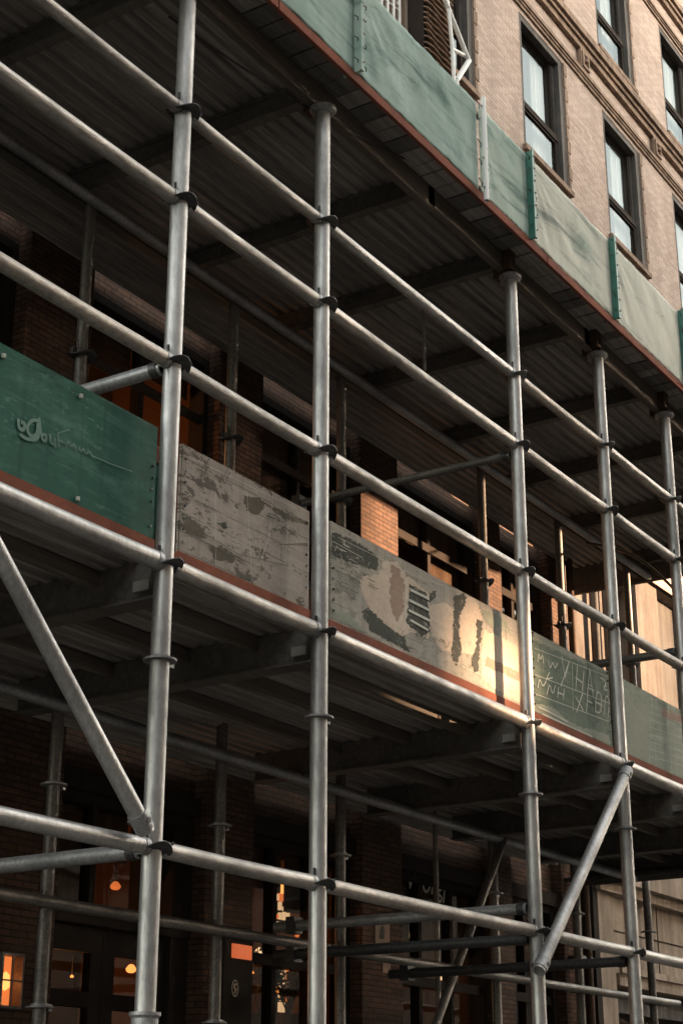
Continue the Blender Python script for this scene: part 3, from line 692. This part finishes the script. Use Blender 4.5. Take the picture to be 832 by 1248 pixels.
# bolts and scrawl on the green board
for u, v in ((5, 434), (99, 483), (95, 608)):
    MB().lathe(atm(u, v, YB-.0015), [(.001, .012), (.009, .008), (.009, -.008), (.001, -.010)], 12).build('bolt', M['p_white'], h1)
strokes(h1, 'scrawl', M['p_chalk'], [
 (.022, [(22, 512), (22, 522), (28, 525), (30, 517), (26, 515)]), (.02, [(46, 513), (38, 512), (32, 520), (34, 530), (41, 533), (45, 526), (45, 514), (47, 530), (43, 537), (30, 535), (24, 530)]),
 (.016, [(47, 510), (50, 537), (55, 538), (56, 530), (50, 530)]), (.015, [(60, 530), (61, 541), (66, 542), (66, 533), (67, 545)]), (.012, [(70, 528), (72, 548), (69, 536), (78, 540)]),
 (.011, [(80, 545), (82, 536), (86, 546), (90, 540), (92, 550)]), (.009, [(96, 545), (97, 552), (101, 546), (104, 555), (108, 549), (112, 558)]), (.007, [(70, 528), (84, 524)]), (.006, [(112, 556), (135, 566), (160, 575)])])
# grime shapes on the grey board
patches(h2, 'stain', [M['p_brown'], M['p_dark']], [
 (0, [(274, 556), (283, 557), (296, 566), (314, 580), (322, 586), (318, 589), (300, 582), (284, 574), (275, 566)]),
 (0, [(296, 604), (318, 607), (324, 618), (312, 628), (300, 622)]), (0, [(222, 625), (236, 634), (250, 647), (243, 655), (226, 650)]),
 (0, [(252, 664), (275, 668), (288, 679), (284, 686), (262, 682)]), (0, [(318, 610), (350, 626), (378, 638), (378, 641), (345, 632)]),
 (1, [(286, 701), (302, 704), (306, 710), (298, 712)]), (1, [(265, 638), (273, 636), (278, 643), (272, 645)])])
def scrib(u0, u1, v0, v1, n, sl=.45, wd=.006):
    r = []
    for k in range(n):
        u = random.uniform(u0, u1); v = random.uniform(v0, v1)+sl*(u-(u0+u1)/2); L = random.uniform(4, 12); a = random.choice((sl, sl, 3, -2, .9))
        du = L/math.hypot(1, a); r.append((random.uniform(.4, 1)*wd, [(u, v), (u+du*.5, v+a*du*.5+random.uniform(-1, 1)), (u+du, v+a*du)]))
    return r
strokes(h2, 'black_scribble', M['p_dark'], scrib(236, 280, 572, 586, 26) + scrib(323, 338, 622, 632, 10, wd=.005) + [(.004, [(236, 610), (262, 622)]), (.004, [(250, 652), (290, 676), (350, 690)]), (.005, [(340, 664), (378, 664)]), (.004, [(226, 648), (300, 690)])])
strokes(h2, 'pale_scratch', M['p_white'], [(.004, [(332, 590), (328, 650), (318, 680)]), (.003, [(300, 600), (306, 700)]), (.004, [(350, 640), (346, 690)]), (.003, [(262, 600), (262, 690)]), (.003, [(236, 560), (360, 620)])], y=YB-.0013)
# mural board
patches(h3, 'mural', [M['p_cream'], M['p_pink'], M['p_dark'], M['p_green']], [
 (2, [(404, 648), (430, 658), (462, 680), (458, 696), (440, 690), (420, 684), (404, 676)]),
 (2, [(440, 745), (452, 738), (470, 762), (492, 776), (500, 796), (482, 786), (452, 770)]),
 (0, [(438, 702), (462, 700), (466, 684), (484, 684), (494, 700), (494, 745), (503, 770), (488, 775), (468, 760), (450, 742), (440, 722)]),
 (1, [(477, 688), (486, 692), (492, 712), (491, 742), (485, 758), (477, 748), (474, 716)]),
 (0, [(493, 702), (500, 704), (522, 722), (526, 760), (522, 778), (492, 766)]),
 (2, [(499, 712), (520, 724), (524, 768), (514, 776), (494, 758), (496, 742)]),
 (2, [(522, 722), (532, 720), (528, 730), (522, 736)]),
 (0, [(524, 738), (540, 734), (552, 742), (550, 768), (556, 800), (536, 790), (526, 776)]),
 (0, [(566, 728), (578, 726), (586, 748), (584, 770), (580, 800), (562, 796), (558, 762)]),
 (2, [(553, 726), (566, 722), (568, 734), (560, 748), (558, 770), (562, 792), (556, 812), (550, 800), (552, 760)]),
 (0, [(588, 766), (634, 790), (636, 858), (606, 842), (585, 826)]),  # warm sun glow at the board's right end painted in cream
 (1, [(592, 800), (635, 822), (636, 832), (590, 812)]),
 (3, [(586, 742), (612, 752), (622, 772), (604, 768), (592, 758)]),
 (2, [(580, 754), (588, 758), (584, 790), (582, 818), (577, 820), (574, 806), (580, 782)]),
 (3, [(404, 738), (430, 752), (446, 772), (404, 752)])])
strokes(h3, 'pale_bar', M['p_white'], [(.022, [(499, 719), (521, 730)]), (.022, [(498, 732), (522, 744)]), (.02, [(497, 744), (523, 757)]), (.018, [(499, 756), (520, 768)]), (.010, [(494, 704), (492, 764)]), (.006, [(604, 765), (612, 790)]), (.006, [(616, 766), (618, 785)])], y=YB-.0030)
strokes(h3, 'black_scribble', M['p_dark'], scrib(404, 450, 672, 706, 60, .5) + scrib(406, 432, 700, 730, 25, .5) + scrib(500, 545, 772, 790, 22, .5) + scrib(450, 500, 772, 782, 12, .5), y=YB-.0032)
strokes(h3, 'pale_scratch', M['p_white'], [(.003, [(404, 690), (440, 708)]), (.003, [(410, 655), (500, 700), (560, 722)]), (.004, [(404, 660), (440, 680)]), (.003, [(560, 812), (634, 846)])] + scrib(405, 450, 668, 700, 22, .5, .006), y=YB-.0034)
# scratched lettering on the dusty green board
Lw = []
def hline(u0, v0, u1, v1, wd=.006): Lw.append((wd, [(u0, v0), (u1, v1)]))
hline(650, 790, 742, 826); hline(650, 822, 743, 858); hline(652, 846, 742, 880); hline(696, 810, 697, 866, .008); hline(650, 778, 742, 812, .003)
for g in ([(654,806),(655,795),(657,805),(660,797),(661,808)], [(667,806),(669,816),(672,806),(675,816),(678,808)], [(683,800),(687,826),(692,806)], [(700,842),(702,812)], [(700,826),(708,832)], [(708,842),(710,818)], [(714,848),(717,815),(721,848)], [(715,834),(720,837)],
          [(654,838),(656,826),(660,838),(664,830)], [(665,846),(668,832),(672,848),(675,836)], [(678,850),(679,838)], [(678,844),(685,847)], [(685,852),(686,840)], [(700,850),(706,860),(709,866)], [(708,846),(701,868)], [(713,868),(715,838),(722,842)], [(714,854),(720,857)], [(724,868),(725,842),(732,846),(731,870),(724,867)], [(725,856),(731,859)], [(735,872),(736,848),(741,850),(740,874)],
          [(730,826),(738,832),(733,840),(740,842)], [(690,812),(682,836)], [(668,820),(664,828),(672,826)], [(655,862),(668,868),(690,880)], [(660,880),(690,892),(720,898)]):
    Lw.append((.013, g))
strokes(h4, 'scratched_lettering', M['p_white'], Lw)
patches(h4, 'stain', [M['p_green'], M['p_dark']], [(0, [(650, 856), (672, 862), (700, 884), (742, 896), (742, 912), (700, 898), (660, 880), (650, 876)]), (0, [(649, 768), (700, 788), (744, 812), (744, 822), (690, 800), (649, 780)])])
L5 = []
for k in range(9): L5.append((.004, [(790, 850+k*9), (832, 866+k*8.4)]))
L5 += [(.006, [(792, 836), (790, 930)]), (.005, [(812, 846), (811, 940)]), (.004, [(762, 850), (786, 880)])]
strokes(h5, 'ruled_line', M['p_white'], L5)
patches(h5, 'stain', [M['p_pink'], M['p_green']], [(0, [(806, 862), (832, 872), (832, 882), (806, 874)]), (1, [(760, 850), (786, 862), (788, 930), (764, 920)])])

# ------------------------------------------------------------------ netting parapet on the upper deck
YP = .953
NX = [1.02, 1.504, 1.842, 2.004, 2.317, 2.630, 2.945, 3.25, 3.53]; NZ0, NZ1 = 1.281, 1.430
nlab = [None, 'long teal netting panel at the top with slanting folds', 'short washed teal netting panel right of the white pole', 'pale netting panel with a gathered corner below the window', 'pale grey green netting panel below the second window',
        'pale netting panel at the right edge above the fifth post', None, None]
for i, (a, b) in enumerate(zip(NX[:-1], NX[1:])):
    mt = M[['net0', 'net0', 'net1', 'net2', 'net2', 'net2', 'net2', 'net2'][i]]
    t = thing('netting_panel', nlab[i] or {0: 'teal netting panel at the top left corner of the parapet', 6: 'pale netting panel just past the right edge', 7: 'last pale netting panel at the far end'}[i], 'netting', W((a+b)/2, YP, NZ0), 'netting panels along the upper deck')
    mb = MB(); nx, nz = 70, 26; vs = []
    for k in range(nx+1):
        for j in range(nz+1):
            fx, fz = k/nx, j/nz; x = a+.004+(b-a-.008)*fx
            env = (math.sin(PI*fx)**.35)*(.35+.65*math.sin(PI*min(1, max(0, fz)))**.5)
            q = Vector((x*9+fz*1.6, i*3.1, fz*1.1-x*1.2)); n_ = mnoise.noise(q)*.010+mnoise.noise(q*2.7)*.004
            fold = .0035*math.sin((fx*(b-a)*30+fz*5+i)*1.7+2*mnoise.noise(q))*(1-fz*.4)
            gx = math.exp(-((fx/.25)**2))*.004*math.sin(22*math.atan2(1.02-fz, fx*2+.02))
            zt = NZ0+(NZ1-NZ0+.0008*math.sin(k*.5+i)+.0004*math.sin(k*1.7))*fz + (.0015*math.sin(k*.9) if j == 0 else 0)
            vs.append(W(x, YP-.006-(n_+fold+gx)*env*.32, zt))
    mb.add(vs, [(k*(nz+1)+j, (k+1)*(nz+1)+j, (k+1)*(nz+1)+j+1, k*(nz+1)+j+1) for k in range(nx) for j in range(nz)], True)
    o = mb.build('cloth', mt, t); sm = o.modifiers.new('thick', 'SOLIDIFY'); sm.thickness = .004
    MB().ubox(a+.002, b-.002, YP+.004, YP+.010, NZ1-.004, NZ1+.0015).build('top_rail', M['trim'], t)
    for xe in (a+.010, b-.010):
        for j in range(5):
            z = NZ0+.015+j*.033; p = W(xe, YP-.010, z); s = random.uniform(-.03, .03)
            MB().path([p, p+Vector((.02, -.012, s)), p+Vector((.035, 0, s*1.5))], .003, 6).build('tie', M['dark_steel'], t)
for i, x in enumerate(NX):
    if i == 2:
        t = thing('parapet_post', 'thin white pole between the teal netting panels', 'post', W(x, YP, NZ0), 'uprights of the netting parapet')
        MB().tube(W(x, YP-.016, NZ0-.02), W(x, YP-.016, NZ1+.006), .016, 12, True).build('pole', M['white_tube'], t)
        for z in (NZ0, NZ0+.05, NZ1-.01): MB().tube(W(x-.006, YP-.016, z), W(x+.006, YP-.014, z), .007, 8, False).build('clip', M['galv_old'], t)
    else:
        lb = {1: 'pale green riveted strip joining the two leftmost netting panels', 3: 'dark green upright between the white pole and the folded pale netting', 4: 'dark green upright below the gap between the two large windows', 5: 'dark green upright above the fifth post'}.get(i, 'green upright of the parapet beyond the frame, number %d along' % (i+1))
        t = thing('parapet_post', lb, 'post', W(x, YP, NZ0), 'uprights of the netting parapet')
        MB().ubox(x-.0035, x+.0035, YP-.017, YP-.0145, NZ0-.002, NZ1+.006).build('strip', M['strip'] if i != 1 else M['net1'], t)
        MB().ubox(x-.002, x+.002, YP-.014, YP+.012, NZ0-.002, NZ1+.004).build('stud', M['strip'] if i != 1 else M['net1'], t)
        for j in range(7): MB().lathe(W(x+.0022, YP-.0175, NZ0+.012+j*.022), [(.0005, .006), (.006, .004), (.006, -.004), (.0005, -.006)], 8).build('rivet', M['galv_old'], t)

# ------------------------------------------------------------------ plant behind the parapet, top of the picture
c = W(2.73, 1.52, 1.322); tt = thing('vent_unit', 'rusty louvred vent unit on the upper deck before the top window', 'vent', c)
mb = MB(); mb.ubox(2.668, 2.79, 1.50, 1.56, 2.10, 2.62); mb.build('casing', M['frame'], tt)
for k in range(32):
    z = 2.104+k*.016; mb = MB(); n = 10
    for q in range(n):
        a_, b_ = 2.668+q*.0122, 2.668+(q+1)*.0122; w0, w1 = .002*math.sin(q*1.3+k), .002*math.sin((q+1)*1.3+k)
        mb.add([W(a_, 1.488, z+w0), W(b_, 1.488, z+w1), W(b_, 1.499, z+.006+w1), W(a_, 1.499, z+.006+w0)], [(0, 1, 2, 3)])
    o = mb.build('louvre', M['trim'], tt); s_ = o.modifiers.new('t', 'SOLIDIFY'); s_.thickness = .009
mb = MB()
for x in (2.685, 2.775):
    for y in (1.51, 1.55): mb.ubox(x-.006, x+.006, y-.006, y+.006, 1.322, 2.0995)
mb.build('stand', M['frame'], tt)
t = thing('wall_board', 'upright tan board beside the louvred vent', 'board', W(2.65, 1.56, 1.322))
MB().ubox(2.645, 2.70, 1.545, 1.553, 1.322, 2.70).build('panel', M['trim'], t); MB().ubox(2.655, 2.667, 1.540, 1.5448, 1.322, 2.70).build('batten', M['stone'], t)
t = thing('wire_rack', 'white wire rack beside the tan board at the top edge', 'rack', W(2.59, 1.54, 1.322))
for k in range(4): MB().tube(W(2.552+k*.026, 1.54, 1.322), W(2.552+k*.026, 1.54, 2.72), .014, 8, False).build('upright', M['white_tube'], t)
for k in range(40):
    z = 1.36+k*.034; MB().tube(W(2.552, 1.54, z), W(2.630, 1.54, z+(.012 if k % 2 else -.01)), .008, 6, False).build('rung', M['white_tube'], t)
t = thing('white_tube_frame', 'bent white tubular frame standing at the top before the window', 'frame', W(2.9, 1.4, 1.322))
a1, a2, a3, a4, a5 = atm(538, -10, 1.4), atm(571, 74, 1.4), atm(556, 98, 1.4), atm(551, 60, 1.4), atm(547, 20, 1.4)
up = a1+(a1-a2)*.6
MB().path([up, a1, a2], .021, 12).build('strut', M['white_tube'], t); MB().path([a2, a3], .025, 12).build('strut', M['white_tube'], t)
MB().path([a2+Vector((0, .02, .05)), a4, a5, a5+Vector((-.1, .0, .6))], .017, 12).build('strut', M['white_tube'], t)
MB().path([a3, Vector((a3.x, a3.y, 1.322*S+ZC))], .021, 12).build('leg', M['white_tube'], t)
MB().path([a4, a4+Vector((.02, .0, -.6))], .017, 12).build('leg', M['white_tube'], t)

# ------------------------------------------------------------------ lights and small things in the shop
def room_light(p, e, r=.08, col=(1, .42, .13)):
    l = bpy.data.lights.new('room_lamp_light', 'POINT'); l.energy = e; l.shadow_soft_size = r; l.color = col
    o = bpy.data.objects.new('room_lamp_light', l); C.objects.link(o); o.location = p
t = pendant('room_lamp', 'lamp inside the first floor room lighting its ceiling orange', W(1.90, 1.80, 1.20), M['lamp_dim'], .10, .6, None); room_light(W(1.90, 1.80, 1.13), 1.3)
lamps = [(230, 1048, 'lamp_dim', .035, 'amber lamp low in the entrance fanlight'), (300, 1046, 'lamp', .04, 'small bright lamp in the fanlight right of the leftmost post'), (141, 1080, 'lamp_dim', .035, 'tiny amber lamp over the left door'),
         (160, 1181, 'lamp', .035, 'amber lamp behind the right door pane'), (198, 1091, 'lamp_dim', .035, 'amber lamp just right of the leftmost post'),
         (322, 1051, 'lamp', .05, 'brightest amber lamp at the top of the shop window'), (345, 1083, 'lamp', .05, 'amber lamp below the brightest one'), (316, 1160, 'lamp_white', .035, 'pale small lamp right of the menu board'),
         (338, 1207, 'lamp', .03, 'small orange lamp deep in the shop'), (300, 1110, 'lamp', .04, 'small orange lamp near the shop window frame'), (500, 1140, 'lamp_white', .03, 'tiny pale lamp behind the lettered window'),
         (541, 1190, 'lamp_white', .05, 'pale lamp low behind the lettered window'), (160, 1043, 'lamp_dim', .03, 'faint amber lamp left of the leftmost post')]
for u, v, mm, r, lb in lamps: pendant('pendant_lamp', lb, atm(u, v, 1.73), M[mm], r)
room_light(W(1.9, 1.78, .22), .9); room_light(W(2.36, 1.82, .30), .7); room_light(W(2.85, 1.8, .25), .3, col=(1, .7, .4))
for u, v, wd, hh, lb in ((346, 1104, .11, .34, 'glowing panes standing in for pale reflections in the shop window, upper ones'), (349, 1200, .17, .40, 'glowing panes standing in for low shop window reflections behind the plant'), (531, 1122, .09, .26, 'pale glowing panes standing in for reflections behind the lettered window')):  # glowing panes added in place of broken light reflected in the glass
    p = atm(u, v, 1.80); t = thing('reflection_panel', lb, 'reflection stand-in', p, 'glowing panes standing in for reflections in the shop glass')
    n = 5
    for a_ in range(4):
        for b_ in range(n):
            if random.random() < .35: continue
            x_ = p.x-wd+a_*wd*.52; z_ = p.z-hh/2+b_*hh/n; mb = MB(); mb.box((x_, p.y, z_), (x_+wd*random.uniform(.2, .46), p.y+.02, z_+hh/n*random.uniform(.4, .9))); mb.build('reflection_pane', M[random.choice(('reflection_glow', 'reflection_glow', 'lamp_dim'))], t)
    mb = MB(); mb.box(p+Vector((-wd*1.1, .021, -hh*.55)), p+Vector((wd*1.1, .03, hh*.55))); mb.build('backing', M['frame'], t)
def plant(p, h, lb):
    t = thing('indoor_plant', lb, 'plant', p); fm = MB(); st = MB()
    for k in range(16):
        a = random.uniform(0, 2*PI); e = Vector((math.cos(a)*.22, math.sin(a)*.10, h*random.uniform(.4, 1))); q = Vector(p); st.path([q, q+e*.5+Vector((0,0,.05)), q+e], .004, 5)
        for r in range(22):
            c_ = q+e*random.uniform(.45, 1.05)+Vector([random.gauss(0, .035) for _ in range(3)]); u_ = Vector([random.gauss(0, 1) for _ in range(3)]).normalized()*.032; v_ = u_.orthogonal().normalized()*.012
            fm.add([c_-u_, c_+v_, c_+u_, c_-v_], [(0, 1, 2, 3)])
    st.build('stem', M['frame'], t); fm.build('foliage', M['leaf'], t)
    MB().lathe(Vector(p), [(.01, -.2), (.09, -.2), (.12, .02), (.01, .0)], 16).build('pot', M['rusty'], t)
plant(atm(352, 1240, 1.72), .5, 'leafy indoor plant silhouetted in the shop window beside the second post')
plant(atm(318, 1240, 1.73), .5, 'leafy indoor plant behind the shop window near the menu board')
for k, (u, v) in enumerate(((352, 1062), (335, 1128), (371, 1160), (309, 1185), (325, 1232), (508, 1108), (486, 1135), (228, 1175), (212, 1215), (88, 1190), (362, 1140), (541, 1160))):
    pendant('pendant_lamp', 'tiny amber spark of a lamp deep in the ground floor shop', atm(u, v, 1.70+.02*(k % 5)), M[('lamp', 'lamp_dim', 'lamp_white')[k % 3]], .012+.006*(k % 3), .12, 'tiny sparks of lamps deep in the shop')
# menu board with red lit top
p = W(2.17, YW+.005, .278)
t = thing('menu_board', 'tall black menu board with a red lit header beside the shop window', 'sign', W(2.17, YW-.008, -.3))
MB().ubox(2.130, 2.208, YW-.012, YW-.0008, -.30, .300).build('board', M['frame'], t)
MB().ubox(2.150, 2.202, YW-.0145, YW-.0121, .258, .280).build('header', M['sign_red'], t)
mb = MB(); yy = YW-.0135
cx = W(2.160, yy, .212)
ring = [cx+Vector((.032*math.cos(a_*PI/9), 0, .048*math.sin(a_*PI/9))) for a_ in range(19)]
ribbon(mb, ring, .010, yy*S); ribbon(mb, [cx+Vector((.012, 0, .026)), cx+Vector((-.010, 0, .020)), cx+Vector((-.006, 0, .002)), cx+Vector((.010, 0, -.006)), cx+Vector((-.004, 0, -.028))], .016, yy*S)
mb.build('emblem', M['p_cream'], t)
L6 = []
for k in range(9):
    z = .155-k*.022; L6.append([W(2.142, yy, z), W(2.142+random.uniform(.02, .05), yy, z+.002)]); L6.append([W(2.15, yy, z-.008), W(2.15+random.uniform(.01, .035), yy, z-.007)])
mb = MB()
for l in L6: ribbon(mb, l, .014, yy*S)
o = mb.build('menu_text', M['p_white'], t); o.modifiers.new('t', 'SOLIDIFY').thickness = .001
# lantern at left edge
t = thing('wall_lantern', 'small framed window lantern glowing orange at the lower left edge', 'lamp', W(1.655, YW-.01, .185))
mb = MB(); x0, x1, z0, z1 = 1.630, 1.672, .152, .222; y0, y1 = YW-.024, YW-.0008
mb.ubox(x0, x0+.003, y0, y1, z0, z1); mb.ubox(x1-.003, x1, y0, y1, z0, z1); mb.ubox(x0+.003, x1-.003, y0, y1, z1-.003, z1); mb.ubox(x0+.003, x1-.003, y0, y1, z0, z0+.003)
mb.ubox((x0+x1)/2-.001, (x0+x1)/2+.001, y0, y0+.003, z0+.003, z1-.003); mb.ubox(x0+.003, x1-.003, y0+.0001, y0+.0031, .186, .188)
mb.build('frame', M['galv_inner'], t); MB().ubox(x0+.003, x1-.003, YW-.006, YW-.003, z0+.003, z1-.003).build('glow_pane', M['lamp_dim'], t); MB().lathe(W(1.652, YW-.010, .187), [(.001, .05), (.022, .03), (.026, -.03), (.001, -.05)], 12).build('bulb', M['lamp'], t)
# papers on the pier and the window lettering
for u, v, wd, hh, lb, mm in ((466, 1136, .10, .20, 'pale poster with a dark figure on the brick pier', 'p_cream'), (471, 1172, .055, .16, 'small blank notice below the poster on the pier', 'p_cream'), (465, 522, .07, .16, 'small pale plate high on the brick pier', 'p_pink')):
    p = atm(u, v, YW-.002); t = thing('wall_notice', lb, 'notice', p, 'papers fixed to the brick pier')
    MB().box(p+Vector((-wd, 0, -hh/2)), p+Vector((wd, .006, hh/2))).build('sheet', M['p_pink'], t)
    if wd == .10:
        mb = MB(); yy = p.y-.001; mb.poly([p+Vector((-.05, -.001, -.05)), p+Vector((.02, -.001, -.05)), p+Vector((.03, -.001, .02)), p+Vector((.0, -.001, .05)), p+Vector((-.03, -.001, .03))]); o = mb.build('figure', M['p_dark'], t); o.modifiers.new('t', 'SOLIDIFY').thickness = .001
ct = bpy.data.curves.new('window_lettering', 'FONT'); ct.body = 'Worgj'; ct.size = .24; ct.extrude = .001; ct.shear = .15
to = bpy.data.objects.new('window_lettering', ct); C.objects.link(to)
p = atm(494, 1082, YW+.040); to.location = p; to.rotation_euler = (PI/2, 0, 0); ct.materials.append(M['p_white'])
bpy.context.view_layer.update(); dg = bpy.context.evaluated_depsgraph_get()
me = bpy.data.meshes.new_from_object(to.evaluated_get(dg)); bpy.data.objects.remove(to)
lo = bpy.data.objects.new('window_lettering', me); C.objects.link(lo); lo.parent = bld; lo.location = p-ORG[bld.name]; lo.rotation_euler = (PI/2, 0, 0)

# cable sagging from the far inner tube
t = thing('cable', 'dark cable sagging from the far end of the upper deck', 'cable', W(3.0, 1.38, 1.22)); pts = []
for k in range(15):
    f = k/14; a_, b_ = W(3.15, 1.385, 1.215), W(3.05, 1.02, .80); q = a_.lerp(b_, f); q.z += .35*math.sin(PI*f); pts.append(q)
MB().path(pts, .012, 8).build('strand', M['dark_steel'], t)
t = thing('hanging_wire', 'thin black wire strung under the upper deck past the second post', 'wire', W(1.5, 1.0, 1.245)); pts = []
for k in range(13):
    f = k/12; q = W(1.25, 1.05, 1.245).lerp(W(1.70, .99, 1.272), f); q.z -= .05*math.sin(PI*f); pts.append(q)
MB().path(pts, .006, 6).build('strand', M['black'], t)

# ------------------------------------------------------------------ the far side of the street (seen in reflections, shades the street; gap pieces added to shape the sun)
def far_building(x0, x1, h, col, lb, y=-15, dep=12):
    t = thing('street_building', lb, 'building', ((x0+x1)/2, y, 0), 'buildings across the street')
    m_ = stone('facade_'+lb.split()[0], col, tuple(k*.7 for k in col)); mb = MB(); mb.box((x0, y-dep, 0), (x1, y, h)); mb.build('wall', m_, t)
    n = int((x1-x0)/2.6); mb = MB()
    for k in range(n):
        for j in range(int(h/3.4)):
            xa = x0+1+k*2.6; mb.box((xa, y+.002, 1.2+j*3.4), (xa+1.2, y+.05, 3.0+j*3.4))
    mb.build('window', M['frame_grey'], t); t.children[-1]['kind'] = 'stuff'
    MB().box((x0, y+.001, h-.5), (x1, y+.5, h)).build('cornice', m_, t)
far_building(-60, -2, 20.5, (.22, .17, .14), 'brown building across the street behind the camera')
far_building(-1.9, 23.72, 20.5, (.28, .21, .17), 'tan building across the street facing the scaffold')
far_building(23.75, 24.65, 5.98, (.22, .17, .14), 'narrow low block added across the street to cut the low sun', dep=3)  # unseen block added to bound the narrow sun patch from below
far_building(24.7, 28.1, 20.5, (.26, .20, .16), 'slim screen wall added across the street between two sun gaps', dep=.3)  # unseen thin screen added to keep sun off between the two patches
far_building(28.15, 38, 8.1, (.22, .17, .14), 'grey low block added in the wide sun gap across the street', dep=2)  # unseen block added to keep the sun off the ground floor
far_building(38.1, 150, 20.5, (.22, .17, .14), 'umber building across the street further along', dep=3)
for x0, x1, z0, lb in ((23.74, 24.68, 6.5, 'narrow unseen sun blocker added over the slim gap across the street'), (28.12, 38.05, 10.3, 'wide unseen sun blocker added over the gap across the street')):  # unseen slabs added to cut off the sun above each gap
    t = thing('sun_blocker', lb, 'light blocker', ((x0+x1)/2, -15, z0)); MB().box((x0, -15.9, z0), (x1, -15.2, 20.4)).build('blocker_body', M['trim'], t)
